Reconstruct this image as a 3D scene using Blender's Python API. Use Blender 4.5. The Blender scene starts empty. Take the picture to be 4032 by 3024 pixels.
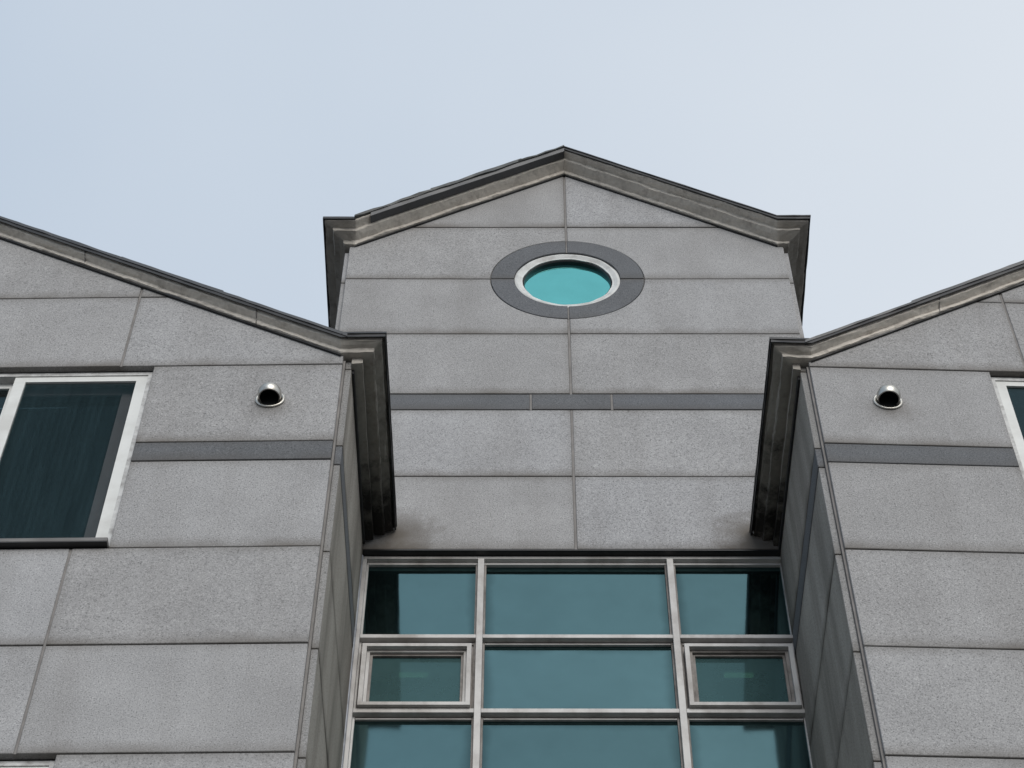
import bpy, bmesh, math, random
from mathutils import Vector, Matrix, noise

random.seed(7)
scene = bpy.context.scene
COL = scene.collection

# ------------------------------------------------------------------ camera
# origin of the world = the photographer's eye, 1.6 m above the street
PITCH, YAW, ROLL = math.radians(57.1193), math.radians(-0.5024), math.radians(0.4429)
fh = Vector((math.sin(YAW), math.cos(YAW), 0)); rt = Vector((math.cos(YAW), -math.sin(YAW), 0)); zz = Vector((0, 0, 1))
fw = fh * math.cos(PITCH) + zz * math.sin(PITCH)
up0 = -fh * math.sin(PITCH) + zz * math.cos(PITCH)
cr = rt * math.cos(ROLL) + up0 * math.sin(ROLL); cu = -rt * math.sin(ROLL) + up0 * math.cos(ROLL)
cam = bpy.data.cameras.new('camera'); cam_ob = bpy.data.objects.new('camera', cam); COL.objects.link(cam_ob)
cam.sensor_fit = 'HORIZONTAL'; cam.sensor_width = 36.0; cam.lens = 36.0 * 9039.44 / 4032.0
cam.clip_start = 0.05; cam.clip_end = 2000
cam_ob.matrix_world = Matrix(((cr.x, cu.x, -fw.x, 0), (cr.y, cu.y, -fw.y, 0), (cr.z, cu.z, -fw.z, 0), (0, 0, 0, 1)))
scene.camera = cam_ob

# ------------------------------------------------------------------ light
SUN_EL, SUN_AZ = math.radians(25), math.radians(12)      # azimuth from straight behind the camera towards the right
sun_dir = Vector((math.sin(SUN_AZ) * math.cos(SUN_EL), -math.cos(SUN_AZ) * math.cos(SUN_EL), math.sin(SUN_EL)))
sun = bpy.data.lights.new('sun', 'SUN'); sun.energy = 1.0; sun.angle = math.radians(34); sun.color = (1.0, 0.965, 0.92)
sun_ob = bpy.data.objects.new('sun', sun); COL.objects.link(sun_ob)
sun_ob.rotation_euler = sun_dir.to_track_quat('Z', 'Y').to_euler(); sun_ob.location = (6, -6, 20)
scene.view_settings.view_transform = 'Standard'; scene.view_settings.look = 'None'
scene.view_settings.gamma = 1.0; scene.view_settings.exposure = 1.0; scene.view_settings.use_curve_mapping = False

world = bpy.data.worlds.new('World'); scene.world = world; world.use_nodes = True
wt = world.node_tree; wn = wt.nodes; wn.clear()
def W(t, **kw):
    n = wn.new(t)
    for a, b in kw.items(): setattr(n, a, b)
    return n
w_out = W('ShaderNodeOutputWorld')
sky = W('ShaderNodeTexSky', sky_type='NISHITA', sun_disc=False, sun_elevation=SUN_EL, sun_rotation=math.pi - SUN_AZ)
bg_sky = W('ShaderNodeBackground'); bg_sky.inputs['Strength'].default_value = 0.07
wt.links.new(sky.outputs[0], bg_sky.inputs['Color'])
# thin even cloud veil, whiter towards the side the sun stands on
tc = W('ShaderNodeTexCoord')
sx = W('ShaderNodeSeparateXYZ'); wt.links.new(tc.outputs['Generated'], sx.inputs[0])
nz = W('ShaderNodeTexNoise'); nz.inputs['Scale'].default_value = 2.2; nz.inputs['Detail'].default_value = 4; nz.inputs['Roughness'].default_value = 0.5
wt.links.new(tc.outputs['Generated'], nz.inputs['Vector'])
m1 = W('ShaderNodeMath', operation='MULTIPLY_ADD'); m1.inputs[1].default_value = 1.05; m1.inputs[2].default_value = 0.27
wt.links.new(sx.outputs['X'], m1.inputs[0])
m2 = W('ShaderNodeMath', operation='MULTIPLY_ADD'); m2.inputs[1].default_value = 0.55
wt.links.new(nz.outputs['Fac'], m2.inputs[0]); wt.links.new(m1.outputs[0], m2.inputs[2])
rp = W('ShaderNodeValToRGB'); rp.color_ramp.interpolation = 'EASE'
rp.color_ramp.elements[0].position = 0.0; rp.color_ramp.elements[0].color = (0.236, 0.288, 0.356, 1)
rp.color_ramp.elements[1].position = 1.0; rp.color_ramp.elements[1].color = (0.385, 0.410, 0.440, 1)
wt.links.new(m2.outputs[0], rp.inputs[0])
bg_veil = W('ShaderNodeBackground'); wt.links.new(rp.outputs[0], bg_veil.inputs['Color']); bg_veil.inputs['Strength'].default_value = 1.0
mixw = W('ShaderNodeMixShader'); mixw.inputs[0].default_value = 0.95
wt.links.new(bg_sky.outputs[0], mixw.inputs[1]); wt.links.new(bg_veil.outputs[0], mixw.inputs[2]); wt.links.new(mixw.outputs[0], w_out.inputs['Surface'])

# ------------------------------------------------------------------ materials
MAT = {}
class NT:
    """small node helper"""
    def __init__(self, name):
        self.m = bpy.data.materials.new(name); self.m.use_nodes = True
        self.t = self.m.node_tree; self.t.nodes.clear()
        self.out = self.t.nodes.new('ShaderNodeOutputMaterial'); MAT[name] = self.m
    def n(self, t, ins=None, **kw):
        x = self.t.nodes.new(t)
        for a, b in kw.items(): setattr(x, a, b)
        for a, b in (ins or {}).items():
            if hasattr(b, 'bl_idname') and hasattr(b, 'is_output'): self.t.links.new(b, x.inputs[a])
            else: x.inputs[a].default_value = b
        return x
    def math(self, op, a, b=0.0, c=0.0, clamp=False):
        return self.n('ShaderNodeMath', {0: a, 1: b, 2: c}, operation=op, use_clamp=clamp).outputs[0]
    def noise(self, vec, scale, detail=2, rough=0.5):
        return self.n('ShaderNodeTexNoise', {'Vector': vec, 'Scale': scale, 'Detail': detail, 'Roughness': rough}).outputs['Fac']
    def ramp(self, fac, stops, interp='LINEAR'):
        r = self.n('ShaderNodeValToRGB', {0: fac}); cr_ = r.color_ramp; cr_.interpolation = interp
        while len(cr_.elements) < len(stops): cr_.elements.new(0.5)
        for e, (p, c) in zip(cr_.elements, stops):
            e.position = p; e.color = (c, c, c, 1) if not isinstance(c, tuple) else (*c, 1)
        return r.outputs[0]
    def mixc(self, fac, a, b, mode='MIX'):
        x = self.n('ShaderNodeMix', data_type='RGBA', blend_type=mode)
        for i, v in ((0, fac), (6, a), (7, b)):
            if hasattr(v, 'is_output'): self.t.links.new(v, x.inputs[i])
            else: x.inputs[i].default_value = v if i == 0 else (*v, 1)
        return x.outputs[2]
    def obj(self, offset=True):
        tcn = self.n('ShaderNodeTexCoord').outputs['Object']
        if not offset: return tcn
        rnd = self.n('ShaderNodeObjectInfo').outputs['Random']
        s = self.math('MULTIPLY', rnd, 37.0)
        cmb = self.n('ShaderNodeCombineXYZ', {0: s, 1: s, 2: s}).outputs[0]
        return self.n('ShaderNodeVectorMath', {0: tcn, 1: cmb}, operation='ADD').outputs[0]
    def bsdf(self, color, rough=0.7, metal=0.0, spec=0.5, bump=None, bstr=0.3, bdist=0.002):
        b = self.n('ShaderNodeBsdfPrincipled', {'Base Color': color if hasattr(color, 'is_output') else (*color, 1), 'Roughness': rough, 'Metallic': metal, 'Specular IOR Level': spec})
        if bump is not None:
            bp = self.n('ShaderNodeBump', {'Height': bump, 'Strength': bstr, 'Distance': bdist}); self.t.links.new(bp.outputs[0], b.inputs['Normal'])
        self.t.links.new(b.outputs[0], self.out.inputs['Surface']); return b

def stone(name, base, dark, light, grime, spec_amt=1.0, streak=0.0):
    """flamed granite: crystals, slow mottling, a shade of its own per slab, grime along the joints"""
    q = NT(name); v = q.obj()
    n1 = q.noise(v, 150, 2.0, 0.6); n2 = q.noise(v, 270, 1, 0.5); n3 = q.noise(v, 55, 2, 0.5)
    s = q.math('ADD', q.math('MULTIPLY', n1, 0.6), q.math('MULTIPLY', n2, 0.4))
    c = q.ramp(s, [(0.33, dark), (0.47, base), (0.56, base), (0.68, light)])
    mott = q.ramp(q.noise(v, 3.2, 4, 0.6), [(0.3, 0.89), (0.7, 1.06)])
    mott2 = q.ramp(n3, [(0.35, 0.96), (0.65, 1.03)])
    rnd = q.n('ShaderNodeObjectInfo').outputs['Random']
    rv = q.ramp(rnd, [(0.0, (0.93, 0.92, 0.905)), (0.5, (1.0, 0.995, 0.985)), (1.0, (1.05, 1.055, 1.065))])
    c = q.mixc(1.0, c, mott, 'MULTIPLY'); c = q.mixc(1.0, c, mott2, 'MULTIPLY'); c = q.mixc(1.0, c, rv, 'MULTIPLY')
    att = q.n('ShaderNodeAttribute', attribute_name='pan')
    sp = q.n('ShaderNodeSeparateXYZ', {0: att.outputs['Vector']})
    wob = q.noise(v, 9, 3, 0.6); wob2 = q.noise(v, 2.3, 2, 0.5)
    # grime just above the lower edge, a little under the upper edge and beside the vertical joint
    def band(d, w, k):
        x = q.math('DIVIDE', d, q.math('MULTIPLY', q.math('ADD', wob, 0.15), w))
        g = q.math('SUBTRACT', 1.0, x, clamp=True)
        return q.math('MULTIPLY', q.math('POWER', g, 1.3), k)
    g = q.math('ADD', band(sp.outputs[1], 0.12, 0.75), q.math('ADD', band(sp.outputs[2], 0.09, 0.45), band(sp.outputs[0], 0.06, 0.30)))
    g = q.math('MULTIPLY', g, q.ramp(wob2, [(0.3, 0.35), (0.65, 1.0)]), clamp=True)
    if streak:
        mp = q.n('ShaderNodeMapping', {'Vector': v, 'Scale': (5, 5, 0.35)}).outputs[0]
        st = q.ramp(q.noise(mp, 1.0, 3, 0.6), [(0.42, 0.0), (0.66, 1.0)])
        g = q.math('ADD', g, q.math('MULTIPLY', st, streak), clamp=True)
    if name == 'granite':
        # dirty wash where the eaves of the wings drip against the central wall
        pos = q.n('ShaderNodeNewGeometry').outputs['Position']
        for pt, w0, w1, k_ in (((-0.60, 6.585, 8.86), 0.34, 0.06, 1.1), ((1.10, 6.585, 8.86), 0.34, 0.06, 1.1), ((-1.117, 5.563, 8.42), 0.20, 0.02, 0.6), ((1.614, 5.582, 8.43), 0.20, 0.02, 0.6)):
            dd = q.n('ShaderNodeVectorMath', {0: pos, 1: pt}, operation='DISTANCE').outputs['Value']
            w = q.math('MULTIPLY_ADD', q.noise(pos, 11, 4, 0.65), w0, w1)
            st = q.math('SUBTRACT', 1.0, q.math('DIVIDE', dd, w), clamp=True)
            g = q.math('ADD', g, q.math('MULTIPLY', st, k_), clamp=True)
    if name == 'granite_side':                      # darkens towards the glazing at the back, in runs
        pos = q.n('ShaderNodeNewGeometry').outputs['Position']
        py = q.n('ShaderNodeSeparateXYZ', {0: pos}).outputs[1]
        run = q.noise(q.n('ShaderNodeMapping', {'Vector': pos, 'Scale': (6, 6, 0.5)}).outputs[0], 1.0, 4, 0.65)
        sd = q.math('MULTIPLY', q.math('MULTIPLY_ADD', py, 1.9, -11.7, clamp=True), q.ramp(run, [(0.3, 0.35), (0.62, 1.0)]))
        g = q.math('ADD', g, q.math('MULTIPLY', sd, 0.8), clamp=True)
    c = q.mixc(g, c, grime)
    q.bsdf(c, 0.82, 0, 0.25, bump=s, bstr=0.35, bdist=0.002)
stone('granite', (0.336, 0.335, 0.338), (0.115, 0.115, 0.118), (0.53, 0.528, 0.528), (0.125, 0.112, 0.098), streak=0.13)
stone('granite_side', (0.39, 0.363, 0.325), (0.155, 0.147, 0.135), (0.48, 0.455, 0.42), (0.095, 0.082, 0.068), streak=0.5)
stone('granite_edge', (0.27, 0.268, 0.265), (0.10, 0.10, 0.10), (0.42, 0.415, 0.41), (0.12, 0.108, 0.095), streak=0.2)
stone('dark_granite', (0.128, 0.133, 0.142), (0.045, 0.05, 0.056), (0.215, 0.228, 0.24), (0.09, 0.085, 0.08))

def simple(name, col, rough, metal=0.0, var=0.12, scale=6.0, grime=None, gamt=0.0, gscale=5.0, bump=0.0, bscale=40, spec=0.5, stretch=(1, 1, 1)):
    q = NT(name); v = q.obj(); v = q.n('ShaderNodeMapping', {'Vector': v, 'Scale': stretch}).outputs[0]
    n1 = q.noise(v, scale, 4, 0.6)
    c = q.mixc(1.0, col, q.ramp(n1, [(0.3, 1 - var), (0.7, 1 + var)]), 'MULTIPLY')
    if grime:
        gm = q.math('MULTIPLY', q.ramp(q.noise(v, gscale, 5, 0.65), [(0.44, 0.0), (0.68, 1.0)]), gamt)
        c = q.mixc(gm, c, grime)
    q.bsdf(c, rough, metal, spec, bump=q.noise(v, bscale, 3, 0.6) if bump else None, bstr=bump, bdist=0.003)
simple('sealant', (0.19, 0.178, 0.168), 0.8, var=0.2, scale=12)
simple('wall_core', (0.018, 0.017, 0.016), 0.95)
simple('black_flashing_shade', (0.012, 0.012, 0.013), 0.45, var=0.3, scale=4, bump=0.2, bscale=15)  # black metal flashing, reused for strips that stand in for shade
simple('grey_flashing', (0.06, 0.063, 0.068), 0.42, var=0.25, scale=5, grime=(0.03, 0.028, 0.026), gamt=0.6, bump=0.25, bscale=12)
simple('membrane', (0.055, 0.06, 0.06), 0.6, var=0.35, scale=9, grime=(0.16, 0.16, 0.15), gamt=0.55, gscale=14, bump=0.5, bscale=20)
simple('aluminium', (0.50, 0.49, 0.475), 0.5, metal=0.12, var=0.07, scale=8, grime=(0.16, 0.135, 0.115), gamt=0.55, gscale=6, stretch=(1, 1, 0.6))
simple('aluminium_dark', (0.22, 0.20, 0.185), 0.55, metal=0.1, var=0.15, scale=8, grime=(0.06, 0.05, 0.043), gamt=0.8, gscale=7)  # darker grimy aluminium; the shade of recessed parts is in its colour
simple('window_white', (0.66, 0.665, 0.64), 0.45, var=0.04, scale=5, grime=(0.36, 0.34, 0.31), gamt=0.4, gscale=4)
simple('window_caulk', (0.54, 0.54, 0.53), 0.7, var=0.12, scale=20, grime=(0.18, 0.17, 0.16), gamt=0.7, gscale=18, bump=0.3, bscale=30)
simple('inner_sash', (0.42, 0.385, 0.39), 0.5, var=0.1)
simple('sill_stone', (0.17, 0.165, 0.16), 0.75, var=0.15, scale=20, grime=(0.07, 0.065, 0.06), gamt=0.7)
simple('galvanised', (0.30, 0.315, 0.345), 0.5, metal=0.25, var=0.2, scale=14, grime=(0.12, 0.12, 0.13), gamt=0.7, gscale=9)
simple('stainless', (0.52, 0.505, 0.465), 0.40, metal=1.0, var=0.06, scale=10, grime=(0.30, 0.26, 0.21), gamt=0.4, gscale=30)
simple('duct_black', (0.004, 0.004, 0.004), 0.95)
simple('silicone', (0.62, 0.64, 0.66), 0.5, var=0.2, scale=40)
simple('street', (0.15, 0.147, 0.142), 0.9, var=0.12, scale=0.5)
simple('room_paint', (0.22, 0.22, 0.21), 0.9)
simple('roof_sheet', (0.05, 0.052, 0.056), 0.5, var=0.2)
simple('ring_seal', (0.60, 0.605, 0.59), 0.55, var=0.08, scale=14, grime=(0.24, 0.22, 0.20), gamt=0.55, gscale=9)

def plaster():
    """painted, hand-finished cornice; black mould where rain water drips off its far ends"""
    q = NT('plaster'); v = q.obj(); raw = q.obj(False)
    n1 = q.noise(v, 7, 5, 0.6); n2 = q.noise(v, 60, 3, 0.6)
    c = q.mixc(1.0, (0.64, 0.595, 0.53), q.ramp(n1, [(0.3, 0.88), (0.7, 1.08)]), 'MULTIPLY')
    c = q.mixc(1.0, c, q.ramp(n2, [(0.3, 0.9), (0.7, 1.08)]), 'MULTIPLY')
    gr = q.math('MULTIPLY', q.ramp(q.noise(v, 14, 6, 0.7), [(0.50, 0.0), (0.70, 1.0)]), 0.6)
    c = q.mixc(gr, c, (0.24, 0.215, 0.19))
    att = q.n('ShaderNodeAttribute', attribute_name='damp').outputs['Fac']
    c = q.mixc(q.math('MULTIPLY', q.math('MULTIPLY', att, 1.25, clamp=True), q.ramp(q.noise(v, 3.5, 4, 0.6), [(0.25, 0.70), (0.65, 1.0)])), c, (0.125, 0.115, 0.10))
    dm = q.ramp(q.math('ADD', q.math('MULTIPLY', q.noise(v, 6.5, 6, 0.7), 0.9), q.math('MULTIPLY_ADD', att, 0.62, -0.62)), [(0.27, 0.0), (0.44, 0.96)])
    c = q.mixc(dm, c, (0.022, 0.020, 0.018))
    q.bsdf(c, 0.85, 0, 0.2, bump=n2, bstr=0.4, bdist=0.003)
plaster()

def glass_film(name, tint, film, gl=0.75, rough=0.03):
    """mirror-tinted pane with an opaque film behind it"""
    q = NT(name); v = q.obj()
    bp = q.n('ShaderNodeBump', {'Height': q.noise(v, 1.6, 2, 0.5), 'Strength': 0.12, 'Distance': 0.02}).outputs[0]
    tint_r = q.ramp(q.n('ShaderNodeObjectInfo').outputs['Random'], [(0.0, 0.93), (1.0, 1.06)])
    tn = q.mixc(1.0, tint, q.ramp(q.noise(v, 4, 5, 0.65), [(0.3, 0.93), (0.7, 1.05)]), 'MULTIPLY')
    tn = q.mixc(1.0, tn, tint_r, 'MULTIPLY')
    e1 = q.n('ShaderNodeSeparateXYZ', {0: q.n('ShaderNodeAttribute', attribute_name='edge_x').outputs['Vector']})
    e2 = q.n('ShaderNodeSeparateXYZ', {0: q.n('ShaderNodeAttribute', attribute_name='edge_z').outputs['Vector']})
    dmin = q.math('MINIMUM', q.math('MINIMUM', e1.outputs[0], e1.outputs[1]), q.math('MINIMUM', e2.outputs[0], e2.outputs[1]))
    ed = q.ramp(q.math('DIVIDE', dmin, q.math('MULTIPLY_ADD', q.noise(v, 5, 3, 0.6), 0.10, 0.01)), [(0.0, 0.60), (1.0, 1.0)], 'EASE')
    if name == 'curtain_glass': tn = q.mixc(1.0, tn, ed, 'MULTIPLY')     # tint darkens unevenly towards the pane edges
    g = q.n('ShaderNodeBsdfGlossy', {'Color': tn, 'Roughness': rough, 'Normal': bp})
    d = q.n('ShaderNodeBsdfDiffuse', {'Color': (*film, 1)})
    mx = q.n('ShaderNodeMixShader', {0: gl, 1: d.outputs[0], 2: g.outputs[0]})
    q.t.links.new(mx.outputs[0], q.out.inputs['Surface'])
glass_film('curtain_glass', (0.147, 0.262, 0.272), (0.020, 0.036, 0.037), 0.88, 0.06)
glass_film('round_glass', (0.205, 0.645, 0.615), (0.05, 0.19, 0.20), 0.85)

def glass_clear(name, tint, fac, refl, film, fcol):
    """tinted pane one can look through, with an uneven translucent film or dust on it"""
    q = NT(name); v = q.obj()
    t = q.n('ShaderNodeBsdfTransparent', {'Color': (*tint, 1)})
    d = q.n('ShaderNodeBsdfDiffuse', {'Color': (*fcol, 1)})
    fm = q.math('MULTIPLY', q.ramp(q.noise(v, 5, 5, 0.7), [(0.3, 0.85), (0.75, 1.1)]), film)
    mx = q.n('ShaderNodeMixShader', {0: fm, 1: t.outputs[0], 2: d.outputs[0]}).outputs[0]
    g = q.n('ShaderNodeBsdfGlossy', {'Color': (*refl, 1), 'Roughness': 0.05})
    mx = q.n('ShaderNodeMixShader', {0: fac, 1: mx, 2: g.outputs[0]}).outputs[0]
    q.t.links.new(mx, q.out.inputs['Surface'])
glass_clear('awning_glass', (0.40, 0.58, 0.53), 0.055, (0.5, 0.95, 1.0), 0.74, (0.058, 0.112, 0.116))
glass_clear('window_glass', (0.35, 0.46, 0.48), 0.045, (0.5, 0.85, 0.95), 0.05, (0.2, 0.2, 0.19))
def screen():
    q = NT('insect_mesh'); v = q.obj()
    sm = q.ramp(q.noise(q.n('ShaderNodeMapping', {'Vector': v, 'Scale': (9, 1, 0.8)}).outputs[0], 2.0, 4, 0.6), [(0.35, 0.8), (0.7, 1.15)])
    d = q.n('ShaderNodeBsdfDiffuse', {'Color': q.mixc(1.0, q.mixc(1.0, (0.030, 0.054, 0.062), sm, 'MULTIPLY'), q.ramp(q.n('ShaderNodeTexWave', {'Vector': v, 'Scale': 11.0, 'Distortion': 0.6, 'Detail': 1.0}, bands_direction='X').outputs['Fac'], [(0.0, 0.92), (1.0, 1.06)]), 'MULTIPLY')})
    t = q.n('ShaderNodeBsdfTransparent', {'Color': (0.9, 0.9, 0.9, 1)})
    mx = q.n('ShaderNodeMixShader', {0: 0.36, 1: t.outputs[0], 2: d.outputs[0]})
    q.t.links.new(mx.outputs[0], q.out.inputs['Surface'])
screen()
q = NT('lamp_tube'); e = q.n('ShaderNodeEmission', {'Color': (0.62, 1.0, 0.66, 1), 'Strength': 0.55}); q.t.links.new(e.outputs[0], q.out.inputs['Surface'])

# ------------------------------------------------------------------ helpers
def link(name, bm, mat, parent=None, smooth=False, recalc=True):
    if recalc: bmesh.ops.recalc_face_normals(bm, faces=bm.faces)
    me = bpy.data.meshes.new(name); bm.to_mesh(me); bm.free()
    if smooth:
        for p in me.polygons: p.use_smooth = True
    me.materials.append(MAT[mat])
    ob = bpy.data.objects.new(name, me); COL.objects.link(ob); ob.parent = parent
    return ob
def empty(name, loc=(0, 0, 0), rz=0.0, parent=None):
    o = bpy.data.objects.new(name, None); COL.objects.link(o); o.location = loc; o.rotation_euler = (0, 0, rz); o.parent = parent
    o.empty_display_size = 0.2
    return o
def tag(o, label=None, cat=None, group=None, kind=None):
    for k_, v_ in (('label', label), ('category', cat), ('group', group), ('kind', kind)):
        if v_: o[k_] = v_
    return o
def add_box(bm, x0, x1, y0, y1, z0, z1, bevel=0.0):
    x0, x1 = min(x0, x1), max(x0, x1)
    vs = [bm.verts.new((x, y, z)) for x in (x0, x1) for y in (y0, y1) for z in (z0, z1)]
    fs = [bm.faces.new([vs[i] for i in f]) for f in ((0, 1, 3, 2), (4, 6, 7, 5), (0, 4, 5, 1), (2, 3, 7, 6), (0, 2, 6, 4), (1, 5, 7, 3))]
    if bevel:
        bmesh.ops.recalc_face_normals(bm, faces=fs)
        bmesh.ops.bevel(bm, geom=list({e_ for f in fs for e_ in f.edges}), offset=bevel, segments=1, affect='EDGES', profile=0.5)
def box(name, dims, mat, parent, bevel=0.0015):
    bm = bmesh.new(); add_box(bm, *dims, bevel=bevel); return link(name, bm, mat, parent)
def ring_frame(bm, x0, x1, z0, z1, wl, wr, wb, wt_, y0, y1):
    """mitred rectangular frame"""
    o = [(x0, z0), (x1, z0), (x1, z1), (x0, z1)]; i = [(x0 + wl, z0 + wb), (x1 - wr, z0 + wb), (x1 - wr, z1 - wt_), (x0 + wl, z1 - wt_)]
    L = [[bm.verts.new((a, y, b)) for a, b in P] for y in (y0, y1) for P in (o, i)]
    fo, fi, bo, bi = L
    for a in range(4):
        b = (a + 1) % 4
        for f in ((fo[a], fo[b], fi[b], fi[a]), (bo[b], bo[a], bi[a], bi[b]), (fo[b], fo[a], bo[a], bo[b]), (fi[a], fi[b], bi[b], bi[a])): bm.faces.new(f)
def frame(name, x0, x1, z0, z1, w, y0, y1, mat, parent):
    wl, wr, wb, wt_ = w if isinstance(w, tuple) else (w,) * 4
    bm = bmesh.new(); ring_frame(bm, x0, x1, z0, z1, wl, wr, wb, wt_, y0, y1)
    return link(name, bm, mat, parent)
def clip(poly, a, b, c):
    """keep a*x + b*z <= c"""
    out = []
    for i in range(len(poly)):
        p, q_ = poly[i], poly[(i + 1) % len(poly)]
        dp, dq = a * p[0] + b * p[1] - c, a * q_[0] + b * q_[1] - c
        if dp <= 0: out.append(p)
        if (dp < 0 < dq) or (dq < 0 < dp):
            t = dp / (dp - dq); out.append((p[0] + t * (q_[0] - p[0]), p[1] + t * (q_[1] - p[1])))
    return out
def area(poly): return 0.5 * sum(poly[i][0] * poly[(i + 1) % len(poly)][1] - poly[(i + 1) % len(poly)][0] * poly[i][1] for i in range(len(poly)))
def offset_in(poly, d):
    n = len(poly); out = []
    for i in range(n):
        p0, p1, p2 = poly[i - 1], poly[i], poly[(i + 1) % n]
        e1 = Vector((p1[0] - p0[0], p1[1] - p0[1])).normalized(); e2 = Vector((p2[0] - p1[0], p2[1] - p1[1])).normalized()
        n1, n2 = Vector((-e1.y, e1.x)), Vector((-e2.y, e2.x)); s = n1 + n2
        s = s / max(0.35, 1 + n1.dot(n2)); out.append((p1[0] + s.x * d, p1[1] + s.y * d))
    return out
def panel(name, poly, mat, parent, y0=0.0, th=0.03, ch=0.0022, joint_x=None, jit=0.0012):
    """stone slab cut to a polygon in the facade plane, front edges eased"""
    if area(poly) < 0: poly = poly[::-1]
    if abs(area(poly)) < 0.003: return None
    poly = offset_in(poly, random.uniform(0.0, 0.0011))
    zs = [p[1] for p in poly]; z0, z1 = min(zs), max(zs)
    bm = bmesh.new(); lay = bm.verts.layers.float_vector.new('pan')
    dy = random.uniform(-jit, jit); tx, tz = random.uniform(-jit, jit) * 0.6, random.uniform(-jit, jit) * 0.6
    cx, cz = sum(p[0] for p in poly) / len(poly), (z0 + z1) / 2
    def ring(P, y, front):
        r = []
        for x, z in P:
            v = bm.verts.new((x, y + (dy + tx * (x - cx) + tz * (z - cz) if front else 0), z))
            v[lay] = (abs(x - joint_x) if joint_x is not None else 9.0, z - z0, z1 - z); r.append(v)
        return r
    a = ring(offset_in(poly, ch), y0, True); b = ring(poly, y0 + ch, True); c = ring(poly, y0 + th, False)
    n = len(poly); bm.faces.new(a); bm.faces.new(c[::-1])
    for i in range(n):
        j = (i + 1) % n
        bm.faces.new((a[j], a[i], b[i], b[j])); bm.faces.new((b[j], b[i], c[i], c[j]))
    return link(name, bm, mat, parent)
GH, GV = 0.0034, 0.0052      # half widths of the horizontal (open) and vertical (sealed) joints

def sweep(prof, halves, amp, closed=True, seed=0.0, smp=0.05):
    """profile points (out, up) swept down a rake, along its level return and back along the side.
    halves: dicts with x0, dir, apex, zr, slope, q, bend, yback, parts (subset of rake/level/side), span"""
    bm = bmesh.new(); lay = bm.verts.layers.float.new('damp')
    for H in halves:
        st = []
        parts = H.get('parts', ('rake', 'level', 'side'))
        if 'rake' in parts:
            s0, s1 = H.get('span', (H['apex'], H['bend']))
            n = max(2, int(abs(s0 - s1) / smp)); st += [('r', s0 + (s1 - s0) * i / n) for i in range(n + 1)]
        if 'level' in parts: st += [('l', i / 4) for i in range(1 if 'rake' in parts else 0, 5)]
        if 'side' in parts:
            n = max(2, int(H['yback'] / smp)); st += [('s', i / n) for i in range(1 if 'level' in parts else 0, n + 1)]
        rings = []
        for kind, t in st:
            ring = []
            for k_, (o, h) in enumerate(prof):
                zl = H['zr'] + h
                if kind == 'r': p = Vector((t, -o, zl + H['slope'] * t))
                elif kind == 'l': b = H['bend']; p = Vector((b + t * (-(H['q'] + o) - b), -o, zl + H['slope'] * b))
                else: p = Vector((-(H['q'] + o), -o + t * (H['yback'] + o), zl + H['slope'] * H['bend']))
                if o > 0.012 and amp:
                    w = noise.noise_vector(p * 7.0 + Vector((seed + k_ * 3.1, H['x0'] * 9, seed))) * amp + noise.noise_vector(p * 28.0 + Vector((seed + k_ * 3.1, 5, 0))) * amp * 0.5 + noise.noise_vector(p * 75.0 + Vector((seed + k_ * 3.1, 9, 0))) * amp * 0.42
                    p.z += w.z * 0.8
                    if kind == 's': p.x += w.x
                    else: p.y += w.y
                damp = 0.0
                if kind == 's': damp = 0.52 + 0.48 * max(0.0, min(1.0, (t - 0.30) / 0.62))
                if kind == 'l': damp = 0.30
                v = bm.verts.new((H['x0'] + H['dir'] * p.x, p.y, p.z)); v[lay] = damp; ring.append(v)
            rings.append(ring)
        m = len(prof)
        for a, b in zip(rings, rings[1:]):
            for i in range(m if closed else m - 1):
                j = (i + 1) % m; bm.faces.new((a[i], a[j], b[j], b[i]))
        if closed:
            for r_ in ((rings[0] if H.get('cap0') else None), rings[-1]):
                if r_: bm.faces.new(r_)
    return bm

# ------------------------------------------------------------------ ground
bm = bmesh.new(); add_box(bm, -300, 300, -300, 300, -2.1, -1.6)
tag(link('street', bm, 'street'), kind='structure')

# ------------------------------------------------------------------ building
B = tag(empty('building', (0.2526, 6.585, -1.6)), 'grey granite clad building with three gables and a glazed central bay', 'building')
def place(ob, loc, rz=0.0):                    # part placed by world coordinates under the building root
    ob.parent = B; ob.location = Vector(loc) - B.location; ob.rotation_euler = (0, 0, rz); return ob
WROWS = [8.0136 - 0.6118 * i for i in range(0, 16)]            # joint heights of the wings below the dark band
WROWS = [z for z in WROWS if z > -1.6][::-1]
Z_BB, Z_BT, Z_J2, Z_J1 = 8.0136, 8.1554, 8.7672, 9.379
WW = 3.8; WD = 1.052                                           # wing width, depth of its inner side wall down to the glazing

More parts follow.
